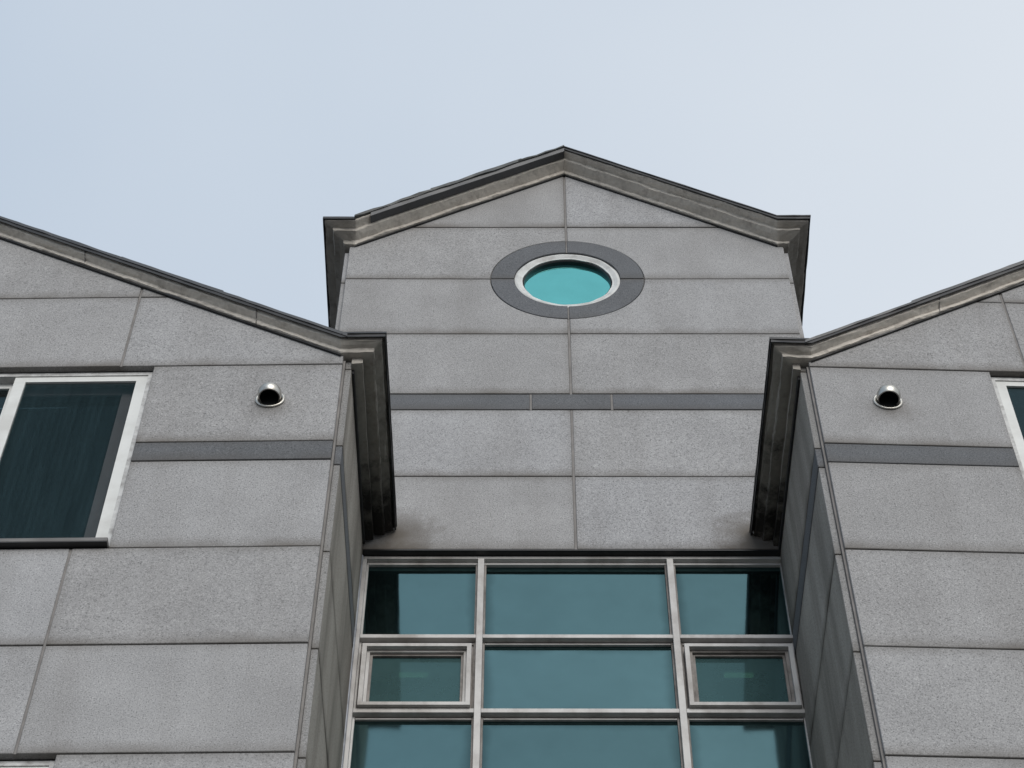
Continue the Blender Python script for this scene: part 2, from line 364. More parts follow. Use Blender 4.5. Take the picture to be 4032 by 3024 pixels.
def make_wing(side, corner, ang, vj, wedge, zr, slope, seed, word):
    d = -1 if side == 'L' else 1                               # outward direction in the wing's own frame
    X = lambda s: d * s
    apex = WW / 2
    wx0, wx1 = wedge, WW - wedge
    wins = ((Z_J2 - 3 * 0.6118 - 0.754 - 0.6118, Z_J2 - 0.754 - 3 * 0.6118 + 0.0), )
    win_z = [(WROWS[-2], Z_J2), (WROWS[-2] - 0.6118 * 2 - 1.3654, WROWS[-2] - 0.6118 * 2)]
    # ---- core wall with window openings
    bm = bmesh.new(); y0, y1 = 0.031, 0.22
    top = zr - 0.05
    add_box(bm, X(0.0), X(wx0), y0, y1, -1.6, top); add_box(bm, X(wx1), X(WW), y0, y1, -1.6, top)
    zc = [-1.6, win_z[1][0], win_z[1][1], win_z[0][0], win_z[0][1], top]
    for a, b in ((zc[0], zc[1]), (zc[2], zc[3])): add_box(bm, X(wx0 + 0.0005), X(wx1 - 0.0005), y0, y1, a, b)
    if top > zc[4] + 0.01: add_box(bm, X(wx0 + 0.0005), X(wx1 - 0.0005), y0, y1, zc[4], top)
    g = [bm.verts.new((X(s), y, z)) for y in (y0, y1) for s, z in ((0.0, top + 0.0005), (WW, top + 0.0005), (WW, zr + 0.01), (apex, zr + slope * apex + 0.01), (0.0, zr + 0.01))]
    bm.faces.new(g[:5]); bm.faces.new(g[5:][::-1])
    for i in range(5): bm.faces.new((g[i], g[(i + 1) % 5], g[5 + (i + 1) % 5], g[5 + i]))
    add_box(bm, X(-0.009), X(0.2), 0.2205, 7.0, -1.6, zr + 0.01)              # inner side
    add_box(bm, X(WW - 0.2), X(WW + 0.03), 0.2205, 7.0, -1.6, zr + 0.01)      # outer side
    wall = place(link('wing_wall', bm, 'wall_core', None), corner, ang)
    tag(wall, 'granite slab wall of the %s wing with a sliding window' % word)
    # ---- facade slabs
    joints = [0.0, vj, apex, WW - vj, WW]
    rows = list(zip(WROWS[:-1], WROWS[1:])) + [(Z_BB, Z_BT), (Z_BT, Z_J2), (Z_J2, Z_J1), (Z_J1, Z_J1 + 0.6118), (Z_J1 + 0.6118, Z_J1 + 1.2236)]
    for z0, z1 in rows:
        if z0 < 2.6: continue
        band = abs(z0 - Z_BB) < 0.01
        at_win = any(z0 > a - 0.05 and z1 < b + 0.05 for a, b in win_z)
        cols = [(0.0, wx0), (wx1, WW)] if at_win else list(zip(joints[:-1], joints[1:]))
        for s0, s1 in cols:
            a0 = s0 + (0 if s0 == 0.0 or (at_win and s0 == wx1) else GV); a1 = s1 - (0 if s1 == WW or (at_win and s1 == wx0) else GV)
            poly = [(a0, z0 + GH), (a1, z0 + GH), (a1, z1 - GH), (a0, z1 - GH)]
            poly = clip(poly, -slope, 1, zr + 0.012); poly = clip(poly, slope, 1, zr + 0.012 + slope * WW)
            if len(poly) < 3: continue
            jx = s1 if (s1 in (vj, apex)) else (s0 if s0 in (vj, apex) else (wx0 if at_win and s1 == wx0 else None))
            panel('band_slab' if band else 'stone_slab', [(X(s), z) for s, z in poly], 'dark_granite' if band else 'granite', wall, joint_x=X(jx) if jx is not None else None)
    for j in joints[1:-1]:                                                     # sealed vertical joints
        for a, b in ((2.6, win_z[1][0]), (win_z[1][1], win_z[0][0]), (win_z[0][1], min(zr + slope * min(j, WW - j), 99))):
            a, b = max(a, 2.6), b
            if b - a > 0.02: box('joint_sealant', (X(j - GV + 0.0004), X(j + GV - 0.0004), 0.0035, 0.030, a + 0.004, b - 0.004), 'sealant', wall, 0)
    # ---- slabs of the inner side wall; their sawn front edges show beside the facade
    for z0, z1 in rows:
        if z0 < 2.6 or z0 > zr: continue
        band = abs(z0 - Z_BB) < 0.01
        bm = bmesh.new(); lay = bm.verts.layers.float_vector.new('pan')
        zt = min(z1 - GH, zr - 0.01); xo = random.uniform(-0.0012, 0.0012)
        add_box(bm, X(-0.0100), X(-0.038 + xo), 0.0300, WD + 0.012, z0 + GH, zt, bevel=0.002)
        for v in bm.verts: v[lay] = (9.0, v.co.z - z0, z1 - v.co.z)
        so = link('band_slab' if band else 'side_slab', bm, 'dark_granite' if band else 'granite_side', wall)
        if not band:                                     # cleaner sawn edge towards the street
            so.data.materials.append(MAT['granite_edge'])
            for p in so.data.polygons:
                if p.normal.y < -0.5: p.material_index = 1
    box('joint_sealant', (X(-0.0096), X(-0.0003), 0.016, 0.060, 2.6, zr - 0.02), 'sealant', wall, 0)
    # ---- cornice
    inner = dict(x0=0.0, dir=d, apex=apex, zr=zr, slope=slope, q=0.117 if side == 'L' else 0.098, bend=0.012, yback=1.018)
    outer = dict(x0=d * WW, dir=-d, apex=apex, zr=zr, slope=slope, q=0.112, bend=0.012, yback=4.0)
    prof = [(-0.055, 0.002), (0.016, -0.010), (0.021, -0.007), (0.023, 0.014), (0.040, 0.020), (0.054, 0.025), (0.058, 0.028), (0.060, 0.047), (0.067, 0.052), (0.067, 0.060), (-0.055, 0.060)]
    cor = place(link('cornice', sweep(prof, [inner, outer], 0.0055, seed=seed, smp=0.018), 'plaster'), corner, ang)
    tag(cor, 'stepped plaster cornice of the %s gable' % word)
    link('lip_shade', sweep([(-0.01, -0.018), (0.012, -0.019), (0.013, -0.0108), (-0.01, -0.0075)], [dict(inner, parts=('rake',), cap0=True), dict(outer, parts=('rake',), cap0=True)], 0.0022, seed=seed + 13, smp=0.02), 'black_flashing_shade', cor)  # black strip under the lip, standing in for its shadow line
    for sc_ in ((0.42, 1.31) if side == 'L' else (0.66, 1.5)):                  # filled butt joints between cornice lengths
        link('section_joint', sweep([(o + 0.0016, h - 0.0012) for o, h in prof[1:-2]] + [(0.02, 0.04), (0.0, 0.02)], [dict(inner, parts=('rake',), span=(sc_ + 0.005, sc_), cap0=True)], 0.0055, seed=seed), 'sealant', cor)
    # frieze block under the eave along the inner side, seen from below
    fr = 0.088 if side == 'L' else 0.072
    bm = bmesh.new(); lay = bm.verts.layers.float.new('damp'); n = 20
    ring_prev = None
    for i in range(n + 1):
        y = 0.016 + 1.0 * i / n
        r_ = []
        for s, z in ((-0.0385, zr - 0.045), (-fr, zr - 0.040), (-fr, zr + 0.02), (-0.0385, zr + 0.02)):
            w = noise.noise(Vector((s * 5, y * 9, z + seed))) * 0.004
            v = bm.verts.new((X(s - (w if s < -0.04 else 0)), y, z + w)); v[lay] = 0.52 + 0.48 * max(0, min(1, (i / n - 0.3) / 0.62)); r_.append(v)
        if ring_prev:
            for a in range(4): bm.faces.new((ring_prev[a], ring_prev[(a + 1) % 4], r_[(a + 1) % 4], r_[a]))
        else: bm.faces.new(r_)
        ring_prev = r_
    bm.faces.new(ring_prev); link('frieze', bm, 'plaster', cor)
    box('gap_shade', (X(-0.0383), X(-0.050), 0.05, 1.016, zr - 0.075, zr - 0.044), 'black_flashing_shade', cor, 0.002)  # black bar painting the shaded gap between side wall and frieze
    # flashing: black drip strip with a grey cap above, in overlapping lengths
    drip = [(0.069, 0.033), (0.075, 0.033), (0.075, 0.054), (0.050, 0.0655), (0.045, 0.061), (0.069, 0.056)]
    link('drip_strip', sweep(drip, [inner, outer], 0.0016, seed=seed + 2), 'black_flashing_shade', cor)
    cuts = [apex, 1.12, 0.62, 0.012] if side == 'L' else [apex, 1.3, 0.55, 0.012]
    for i, (a, b) in enumerate(zip(cuts, cuts[1:])):
        dh = (0.0, 0.003, -0.001)[i] if side == 'L' else (0.006, 0.004, -0.006)[i]
        c_ = [(0.045, 0.0665 + dh), (0.070, 0.0546 + dh * 0.3), (0.079, 0.0546 + dh * 0.3), (0.081, 0.074 + dh), (-0.05, 0.085 + dh)]
        hh = dict(inner, span=(a, b - 0.03), parts=('rake',), cap0=True)
        link('cap_flashing', sweep(c_, [hh], 0.0028, seed=seed + 4 + i), 'grey_flashing', cor)
    c_ = [(0.045, 0.0665), (0.070, 0.0546), (0.079, 0.0546), (0.079, 0.069), (-0.04, 0.082)]
    link('cap_flashing', sweep(c_, [dict(inner, parts=('level', 'side'), cap0=True)], 0.002, seed=seed + 9), 'black_flashing_shade', cor)
    link('cap_flashing', sweep(c_, [outer], 0.002, seed=seed + 10), 'grey_flashing', cor)
    # ---- roof
    bm = bmesh.new(); zt = zr + 0.094
    sec = [(-0.09, zt), (0.0, zt), (apex, zt + slope * apex), (WW, zt), (WW + 0.09, zt), (WW + 0.09, zt - 0.01), (WW, zt - 0.01), (apex, zt - 0.01 + slope * apex), (0, zt - 0.01), (-0.09, zt - 0.01)]
    f0 = [bm.verts.new((X(s), 0.0, z)) for s, z in sec]; f1 = [bm.verts.new((X(s), 0.98, z)) for s, z in sec]
    n = len(sec)
    for i in range(n): bm.faces.new((f0[i], f0[(i + 1) % n], f1[(i + 1) % n], f1[i]))
    bm.faces.new(f0); bm.faces.new(f1[::-1])
    place(link('roof', bm, 'roof_sheet'), corner, ang)
    # ---- windows
    for iw, (z0, z1) in enumerate(win_z):
        c0 = corner
        bm = bmesh.new()
        ring_frame(bm, X(wx0 + 0.002), X(wx1 - 0.002), z0 + 0.033, z1 - 0.003, 0.024 * d, 0.024 * d, 0.022, 0.024, 0.0305, 0.175)
        wn_ = place(link('window', bm, 'window_caulk'), c0, ang)
        if iw == 0: tag(wn_, 'sliding window with white sashes in the %s wing' % word)
        zb, zt = z0 + 0.056, z1 - 0.027
        if side == 'L':
            a = wx0 + 0.026                                                     # insect screen runs in front of the last sash
            frame('screen_sash', X(a), X(a + 0.603), zb, zt, (0.050 * d, 0.052 * d, 0.030, 0.040), 0.036, 0.058, 'window_white', wn_)
            box('insect_screen', (X(a + 0.045), X(a + 0.556), 0.0465, 0.0475, zb + 0.02, zt - 0.03), 'insect_mesh', wn_, 0)
            sash = [(a + 0.056, a + 0.64, 0.095, 'inner_sash'), (a + 0.585, a + 1.25, 0.072, 'window_white'), (a + 1.2, wx1 - 0.03, 0.098, 'window_white')]
        else:
            a = wx0 + 0.026
            sash = [(a, a + 0.66, 0.036, 'window_white'), (a + 0.61, a + 1.27, 0.066, 'window_white'), (a + 1.22, wx1 - 0.03, 0.098, 'window_white')]
        for i, (p0, p1, yy, mt) in enumerate(sash):
            wd = 0.062 if mt == 'inner_sash' else 0.044
            fo = frame('sash', X(p0), X(p1), zb, zt, (wd * d, wd * d, 0.045, 0.060 if mt == 'inner_sash' else 0.035), yy, yy + 0.022, mt, wn_)
            box('glass_pane', (X(p0 + wd - 0.006), X(p1 - wd + 0.006), yy + 0.009, yy + 0.013, zb + 0.03, zt - 0.025), 'window_glass', wn_, 0)
        box('sill', (X(wx0 + 0.004), X(wx1 - 0.004), -0.030, 0.17, z0 + 0.0075, z0 + 0.032), 'sill_stone', wn_, 0.002)
        box('sill_underside', (X(wx0 + 0.005), X(wx1 - 0.005), -0.029, 0.028, z0 + 0.0036, z0 + 0.0072), 'black_flashing_shade', wn_, 0)  # thin black sheet covering the underside of the sill
        bm = bmesh.new(); ring_frame(bm, X(wx0), X(wx1), z0, z1, 0.0004 * d, 0.0004 * d, 0.0004, 0.0004, 0.2225, 1.6)
        add_box(bm, X(wx0 + 0.02), X(wx1 - 0.02), 1.5, 1.55, z0 + 0.02, z1 - 0.02); link('room_recess', bm, 'room_paint', wn_)
    return wall

AL, AR = math.radians(-0.80), math.radians(1.75)
CL, CR = Vector((-0.8161, 5.5591, 0)), Vector((1.2956, 5.5721, 0))
make_wing('L', CL, AL, 1.0046, 0.853, 8.838, 0.640, 3.0, 'left')
make_wing('R', CR, AR, 0.9866, 0.816, 8.808, 0.682, 21.0, 'right')

# ------------------------------------------------------------------ central bay
CC = Vector((0.2526, 6.585, 0)); HWD = 1.262; CZR = 12.550 - 0.72 * HWD; CS = 0.72
CROWS = [8.742, 9.342, 9.942, 10.092, 10.692, 11.292, 11.892, 12.60]
bm = bmesh.new()
g = [(-HWD, 8.81), (HWD, 8.81), (HWD, CZR + 0.01), (0, CZR + CS * HWD + 0.01), (-HWD, CZR + 0.01)]
ZC, RO = 11.288, 0.4345
# core wall around the round opening: a square hole hidden behind the ring stones
def gable_core(bm, y0, y1):
    h = 0.36
    add_box(bm, -HWD, -h, y0, y1, 8.81, CZR); add_box(bm, h, HWD, y0, y1, 8.81, CZR)
    add_box(bm, -h + .0005, h - .0005, y0, y1, 8.81, ZC - h); add_box(bm, -h + .0005, h - .0005, y0, y1, ZC + h, CZR + 0.0) if CZR > ZC + h + 0.01 else None
    t = max(CZR, ZC + h) + 0.0005
    P = clip([(-HWD, t), (HWD, t), (HWD, 13), (-HWD, 13)], CS, 1, CZR + CS * HWD + 0.01); P = clip(P, -CS, 1, CZR + CS * HWD + 0.01)
    f0 = [bm.verts.new((x, y0, z)) for x, z in P]; f1 = [bm.verts.new((x, y1, z)) for x, z in P]; n = len(P)
    bm.faces.new(f0); bm.faces.new(f1[::-1])
    for i in range(n): bm.faces.new((f0[i], f0[(i + 1) % n], f1[(i + 1) % n], f1[i]))
    for s in (-1, 1): add_box(bm, s * (HWD - 0.2), s * (HWD + 0.0005), y1 + 0.0005, 3.0, 8.81, CZR)
gable_core(bm, 0.0312, 0.2)
bay = place(link('gable_wall', bm, 'wall_core'), CC)
tag(bay, 'tall granite gable wall of the central bay with a round window')
def arc(cx, cz, r, a0, a1, n): return [(cx + r * math.cos(a0 + (a1 - a0) * i / n), cz + r * math.sin(a0 + (a1 - a0) * i / n)) for i in range(n + 1)]
RN = RO + 0.004
for z0, z1 in zip(CROWS[:-1], CROWS[1:]):
    band = abs(z0 - 9.942) < 0.01
    xs = [-HWD, -0.2115, 0.2115, HWD] if band else [-HWD, 0.0, HWD]
    for x0, x1 in zip(xs[:-1], xs[1:]):
        a0 = x0 + (0 if x0 == -HWD else GV + 0.001); a1 = x1 - (0 if x1 == HWD else GV + 0.001)
        lo, hi = z0 + (GH if z0 > 8.75 else 0), z1 - GH
        poly = [(a0, lo), (a1, lo), (a1, hi), (a0, hi)]
        poly = clip(poly, CS, 1, CZR + CS * HWD + 0.012); poly = clip(poly, -CS, 1, CZR + CS * HWD + 0.012)
        if len(poly) < 3: continue
        if lo < ZC + RO and hi > ZC - RO and not band:                         # notch for the ring stones
            sgn = 1 if x0 >= 0 else -1
            upper = lo > ZC - 0.1
            xa = GV + 0.001
            aa = math.acos(xa / RN); ab = math.asin((GH if upper else GH) / RN)
            A = arc(0, ZC, RN, ab, aa, 18)                                      # first quadrant, from the x axis up
            A = [(sgn * x, ZC + (z - ZC) * (1 if upper else -1)) for x, z in A]
            edge = (HWD if sgn > 0 else -HWD)
            if upper:
                top = [p for p in poly if p[1] > lo + 1e-4]
                top.sort(key=lambda p: -abs(p[0])); poly = [A[0], (edge, lo)] + top + [A[-1]] + A[1:-1][::-1]
            else:
                poly = [A[0], (edge, hi), (edge, lo), (sgn * xa, lo)] + A[::-1][:-1]
        panel('band_slab' if band else 'stone_slab', poly, 'dark_granite' if band else 'granite', bay, joint_x=0.0 if not band else None)
for a, b in ((8.744, 9.942 - 0.002), (10.092, ZC - RO - 0.003), (ZC + RO + 0.003, 12.53)):
    box('joint_sealant', (-GV - 0.0006, GV + 0.0006, 0.0035, 0.0306, a, b), 'sealant', bay, 0)
for x in (-0.2115, 0.2115): box('joint_sealant', (x - GV - 0.0006, x + GV + 0.0006, 0.003, 0.0306, 9.944, 10.09), 'sealant', bay, 0)
for s in (-1, 1):                                                               # side slabs, front edges visible
    for z0, z1 in zip(CROWS[:-2], CROWS[1:-1]):
        bm = bmesh.new(); lay = bm.verts.layers.float_vector.new('pan')
        add_box(bm, s * (HWD + 0.003), s * (HWD + 0.027), 0.030, 2.6, z0 + GH, min(z1 - GH, CZR - 0.005), bevel=0.002)
        for v in bm.verts: v[lay] = (9.0, v.co.z - z0, z1 - v.co.z)
        link('band_slab' if abs(z0 - 9.942) < 0.01 else 'side_slab', bm, 'dark_granite' if abs(z0 - 9.942) < 0.01 else 'granite', bay)
# cornice of the bay
hl = dict(x0=-HWD, dir=1, apex=HWD, zr=CZR, slope=CS, q=0.012, bend=0.035, yback=2.6)
hr = dict(x0=HWD, dir=-1, apex=HWD, zr=CZR, slope=CS, q=0.012, bend=0.035, yback=2.6)
prof = [(-0.02, 0.0), (0.018, -0.004), (0.023, 0.0), (0.025, 0.022), (0.055, 0.030), (0.080, 0.037), (0.085, 0.040), (0.087, 0.063), (0.110, 0.066), (0.128, 0.068), (0.133, 0.071), (0.134, 0.088), (0.134, 0.092), (-0.02, 0.092)]
cor = place(link('cornice', sweep(prof, [hl, hr], 0.0060, seed=40, smp=0.018), 'plaster'), CC)
tag(cor, 'stepped plaster cornice of the central gable')
link('lip_shade', sweep([(-0.01, -0.012), (0.010, -0.012), (0.011, -0.0045), (-0.01, -0.0025)], [dict(hl, parts=('rake',), cap0=True), dict(hr, parts=('rake',), cap0=True)], 0.0022, seed=43, smp=0.02), 'black_flashing_shade', cor)  # painted shadow line below the lip, as on the wings
drip = [(0.136, 0.072), (0.144, 0.072), (0.144, 0.096), (0.10, 0.103), (0.10, 0.0935), (0.136, 0.0935)]
link('drip_strip', sweep(drip, [dict(hr)], 0.0014, seed=44), 'black_flashing_shade', cor)
link('drip_strip', sweep(drip, [dict(hl, parts=('level', 'side'), cap0=True)], 0.0014, seed=45), 'black_flashing_shade', cor)
c_ = [(0.10, 0.1035), (0.138, 0.0965), (0.149, 0.0965), (0.149, 0.106), (-0.05, 0.114)]
link('cap_flashing', sweep(c_, [hr], 0.002, seed=46), 'grey_flashing', cor)
# left rake: dark metal fascia over the upper step and a loose roofing sheet on top
fas = [(0.091, 0.062), (0.091, 0.054), (0.140, 0.052), (0.145, 0.086), (0.1365, 0.0935), (0.1365, 0.062)]
link('fascia_strip', sweep(fas, [dict(hl, parts=('rake',), span=(HWD, 0.12), cap0=True)], 0.0012, seed=50), 'grey_flashing', cor)
for a, b, dh in ((HWD, 0.98, 0.0), (1.0, 0.46, 0.016), (0.50, 0.028, 0.004)):
    c_ = [(0.08, 0.1025), (0.138, 0.090), (0.152, 0.088), (0.155, 0.102 + dh), (0.05, 0.120 + dh)]
    link('roofing_sheet', sweep(c_, [dict(hl, parts=('rake',), span=(a, b), cap0=True)], 0.0075, seed=55 + a), 'membrane', cor)
bm = bmesh.new(); zt = CZR + 0.118
sec = [(-HWD - 0.12, zt), (-HWD, zt), (0, zt + CS * HWD), (HWD, zt), (HWD + 0.12, zt), (HWD + 0.12, zt - 0.012), (HWD, zt - 0.012), (0, zt - 0.012 + CS * HWD), (-HWD, zt - 0.012), (-HWD - 0.12, zt - 0.012)]
f0 = [bm.verts.new((s, -0.04, z)) for s, z in sec]; f1 = [bm.verts.new((s, 2.7, z)) for s, z in sec]; n = len(sec)
for i in range(n): bm.faces.new((f0[i], f0[(i + 1) % n], f1[(i + 1) % n], f1[i]))
bm.faces.new(f0); bm.faces.new(f1[::-1]); place(link('roof', bm, 'roof_sheet'), CC)

# lump of silicone left at the far end of the right-hand eave
bm = bmesh.new(); bmesh.ops.create_icosphere(bm, subdivisions=3, radius=1.0)
for v in bm.verts:
    v.co *= 1 + 0.45 * noise.noise(v.co * 2.3 + Vector((4, 1, 2))); v.co = Vector((v.co.x * 0.011, v.co.y * 0.012, v.co.z * 0.026))
ob = link('silicone_lump', bm, 'silicone', bay, smooth=True); ob.location = (0.858, -0.012, 8.875)
# round window
def lathe(pts, cz, seg=96, wob=0.0, x=0.0):
    bm = bmesh.new(); R_ = []
    for i in range(seg):
        a = 2 * math.pi * i / seg
        R_.append([bm.verts.new((x + (r + (noise.noise(Vector((math.cos(a) * 4, math.sin(a) * 4, r * 20))) * wob)) * math.cos(a), y, cz + (r + noise.noise(Vector((math.cos(a) * 4, math.sin(a) * 4, r * 20))) * wob) * math.sin(a))) for r, y in pts])
    for i in range(seg):
        A, B_ = R_[i], R_[(i + 1) % seg]
        for j in range(len(pts)):
            k_ = (j + 1) % len(pts); bm.faces.new((A[j], A[k_], B_[k_], B_[j]))
    return bm
rw = place(link('round_window', lathe([(0.305, 0.022), (0.300, 0.008), (0.285, 0.004), (0.268, 0.012), (0.264, 0.014), (0.255, 0.015), (0.252, 0.075), (0.305, 0.075)], ZC - 0.004, wob=0.004), 'ring_seal', smooth=False), CC)
tag(rw, 'round window of turquoise glass in a dark granite ring')
for i in range(4):                                                              # four ring stones
    a0, a1 = math.pi / 2 * i + 0.010, math.pi / 2 * (i + 1) - 0.010
    poly = arc(0, ZC, RO, a0, a1, 20) + arc(0, ZC, 0.301, a1 - 0.004, a0 + 0.004, 20)
    panel('ring_stone', poly, 'dark_granite', rw, y0=-0.001, th=0.031)
bm = lathe([(0.4378, 0.010), (RO + 0.0003, 0.010), (RO + 0.0003, 0.028), (0.4378, 0.028)], ZC); link('ring_sealant', bm, 'sealant', rw)
for i in range(4):
    a = math.pi / 2 * i; c_, s_ = math.cos(a), math.sin(a)
    bm = bmesh.new(); add_box(bm, 0.306, RO - 0.001, 0.004, 0.030, -0.0038, 0.0038)
    for v in bm.verts: v.co = Vector((v.co.x * c_ - v.co.z * s_, v.co.y, ZC + v.co.x * s_ + v.co.z * c_))
    link('joint_sealant', bm, 'sealant', rw)
bm = lathe([(0.2515, 0.020), (0.2515, 0.070), (0.243, 0.070), (0.246, 0.026)], ZC - 0.004); link('glazing_bead', bm, 'black_flashing_shade', rw)
bm = bmesh.new(); bmesh.ops.create_circle(bm, cap_ends=True, segments=96, radius=0.2505, matrix=Matrix.Translation((0, 0.046, ZC - 0.004)) @ Matrix.Rotation(math.pi / 2, 4, 'X'))
ext = bmesh.ops.extrude_face_region(bm, geom=bm.faces[:]); bmesh.ops.translate(bm, vec=(0, 0.006, 0), verts=[v for v in ext['geom'] if isinstance(v, bmesh.types.BMVert)])
link('glass_pane', bm, 'round_glass', rw)

# ------------------------------------------------------------------ glazed screen between the wings
O = Vector((0, 0, 0))
FX0, FX1, YF = -0.762, 1.252, 6.620
bm = bmesh.new()
add_box(bm, FX0, FX1, YF + 0.020, YF + 0.085, 8.7315, 8.800)                    # head behind the stone
add_box(bm, FX0, FX1, YF, YF + 0.085, 8.712, 8.731, bevel=0.0015)
add_box(bm, FX0 + 0.022, FX1 - 0.022, YF + 0.022, YF + 0.080, 8.694, 8.7115, bevel=0.0015)
for s, x in ((1, FX0), (-1, FX1)):
    add_box(bm, x, x + s * 0.021, YF, YF + 0.085, 5.0, 8.7115, bevel=0.0015)
    add_box(bm, x + s * 0.0213, x + s * 0.030, YF + 0.024, YF + 0.080, 5.0, 8.6935)
cw = place(link('curtain_wall', bm, 'aluminium'), O)
tag(cw, 'aluminium framed glazed screen of teal panes between the two wings')
bm = bmesh.new(); add_box(bm, FX0, FX1, CC.y + 0.002, YF + 0.018, 8.7335, 8.7412); link('edge_shade', bm, 'black_flashing_shade', cw)  # black strip painting the shade under the bay's lower stone edge
MX = [(-0.213, -0.183), (0.682, 0.713)]
for a, b in MX:
    m = box('mullion', (a, b, YF - 0.002, YF + 0.085, 5.0, 8.7116), 'aluminium', cw)
    bm = bmesh.new(); add_box(bm, a - 0.010, a - 0.0003, YF + 0.024, YF + 0.08, 5.0, 8.693, bevel=0.001); add_box(bm, b + 0.0003, b + 0.010, YF + 0.024, YF + 0.08, 5.0, 8.693, bevel=0.001)
    link('glazing_bead', bm, 'aluminium_dark', cw)
TZ = [(8.121, 8.146), (7.610, 7.637), (7.02, 7.047), (6.50, 6.527), (5.90, 5.927)]
cells = [(FX0 + 0.022, MX[0][0] - 0.0003), (MX[0][1] + 0.0003, MX[1][0] - 0.0003), (MX[1][1] + 0.0003, FX1 - 0.022)]
for z0, z1 in TZ:
    for x0, x1 in cells:
        box('transom', (x0, x1, YF, YF + 0.085, z0, z1), 'aluminium', cw)
        box('recess_strip', (x0 + 0.010, x1 - 0.010, YF + 0.036, YF + 0.08, z0 - 0.008, z0 - 0.0003), 'aluminium_dark', cw, 0)  # dark strip painting the shaded recess below the transom
        box('glazing_bead', (x0 + 0.010, x1 - 0.010, YF + 0.026, YF + 0.08, z0 - 0.017, z0 - 0.0084), 'aluminium', cw, 0.001)
zt = [8.694] + [t[0] - 0.017 for t in TZ]; zb = [t[1] for t in TZ] + [5.2]
for r_, (t, b) in enumerate(zip(zt, zb)):
    for c, (x0, x1) in enumerate(cells):
        if r_ in (1, 3) and c != 1: continue
        gp = box('glass_pane', (x0 + 0.008, x1 - 0.008, YF + 0.038 + random.uniform(-.001, .001), YF + 0.046, b - 0.004, t + 0.004), 'curtain_glass', cw, 0)
        ex = gp.data.attributes.new('edge_x', 'FLOAT_VECTOR', 'POINT'); ez = gp.data.attributes.new('edge_z', 'FLOAT_VECTOR', 'POINT')
        for i_, v_ in enumerate(gp.data.vertices):
            ex.data[i_].vector = (v_.co.x - x0, x1 - v_.co.x, 0); ez.data[i_].vector = (v_.co.z - b, t - v_.co.z, 0)
for i, (x0, x1, word) in enumerate(((-0.722, -0.231, 'left'), (0.728, 1.214, 'right'))):
    for (z0, z1) in ((7.640, 8.060),) if True else ():
        aw = place(empty('awning_window'), (x0, YF, z0)); tag(aw, '%s top-hung window with a stepped frame in the glazed screen' % word)
        def fr_(nm, ins, y0, y1, w, mt):
            bm = bmesh.new(); ring_frame(bm, ins, (x1 - x0) - ins, ins, (z1 - z0) - ins, w, w, w, w, y0, y1); return link(nm, bm, mt, aw)
        fr_('sash_frame', 0.0, -0.018, 0.06, 0.020, 'aluminium')
        fr_('inner_frame', 0.0203, 0.006, 0.06, 0.014, 'aluminium_dark' if i else 'aluminium')
        fr_('glazing_bead', 0.0346, 0.018, 0.06, 0.012, 'aluminium_dark')
        bm = bmesh.new(); add_box(bm, 0.040, (x1 - x0) - 0.040, 0.030, 0.034, 0.040, (z1 - z0) - 0.040); link('glass_pane', bm, 'awning_glass', aw)
        xl, xr = cells[0 if i == 0 else 2]
        bm = bmesh.new(); ring_frame(bm, xl - x0 + 0.0085, xr - x0 - 0.0085, 7.6375 - z0, 8.1035 - z0, 0.030, 0.030, 0.012, 0.040, 0.035, 0.08)
        link('sub_frame', bm, 'aluminium_dark', aw)
# lower wall below the glazing and the room behind it
bm = bmesh.new(); add_box(bm, -0.770, 1.255, YF + 0.02, YF + 0.2, -1.6, 4.99); place(link('lower_wall', bm, 'granite_side'), O)
bm = bmesh.new()
for b_ in ((-0.76, 1.245, 9.60, 9.7, 5.0, 9.06), (-0.76, 1.245, 6.83, 9.59, 9.061, 9.12), (-0.76, 1.245, 6.83, 9.59, 4.92, 4.99), (-0.765, -0.70, 6.83, 9.59, 4.995, 9.06), (1.19, 1.25, 6.83, 9.59, 4.995, 9.06)):
    add_box(bm, *b_)
add_box(bm, -0.76, 1.245, YF + 0.0865, 6.829, 8.72, 8.80)
place(link('stair_room', bm, 'room_paint'), O)

# ------------------------------------------------------------------ separate fixtures
def tube(pts, r, seg=14):
    bm = bmesh.new(); prev = None
    for i, p in enumerate(pts):
        ring = []
        for k_ in range(seg):
            a = 2 * math.pi * k_ / seg; w = 1 + 0.06 * noise.noise(Vector((math.cos(a), math.sin(a), i * 1.7)))
            ring.append(bm.verts.new((p[0] + r * w * math.cos(a), p[1] + r * w * math.sin(a), p[2])))
        if prev:
            for k_ in range(seg): bm.faces.new((prev[k_], prev[(k_ + 1) % seg], ring[(k_ + 1) % seg], ring[k_]))
        else: bm.faces.new(ring)
        prev = ring
    bm.faces.new(prev); return bm
for x, r, word, lab in ((-0.7655, 0.0085, 'left', 'thin galvanised conduit beside the left edge of the glazing'), (1.263, 0.0125, 'right', 'thicker galvanised conduit beside the right edge of the glazing')):
    p = empty('conduit', (x, 6.602, 2.6)); tag(p, lab, 'pipe')
    link('pipe', tube([(noise.noise(Vector((i * .6, r, 0))) * 0.0012, 0, 6.11 * i / 30) for i in range(31)], r), 'galvanised', p, smooth=True)
    for zc in (1.2, 2.75, 3.55, 4.62, 5.55):
        link('clip', tube([(0, 0, zc), (0, 0, zc + 0.012)], r * 1.22), 'galvanised', p)

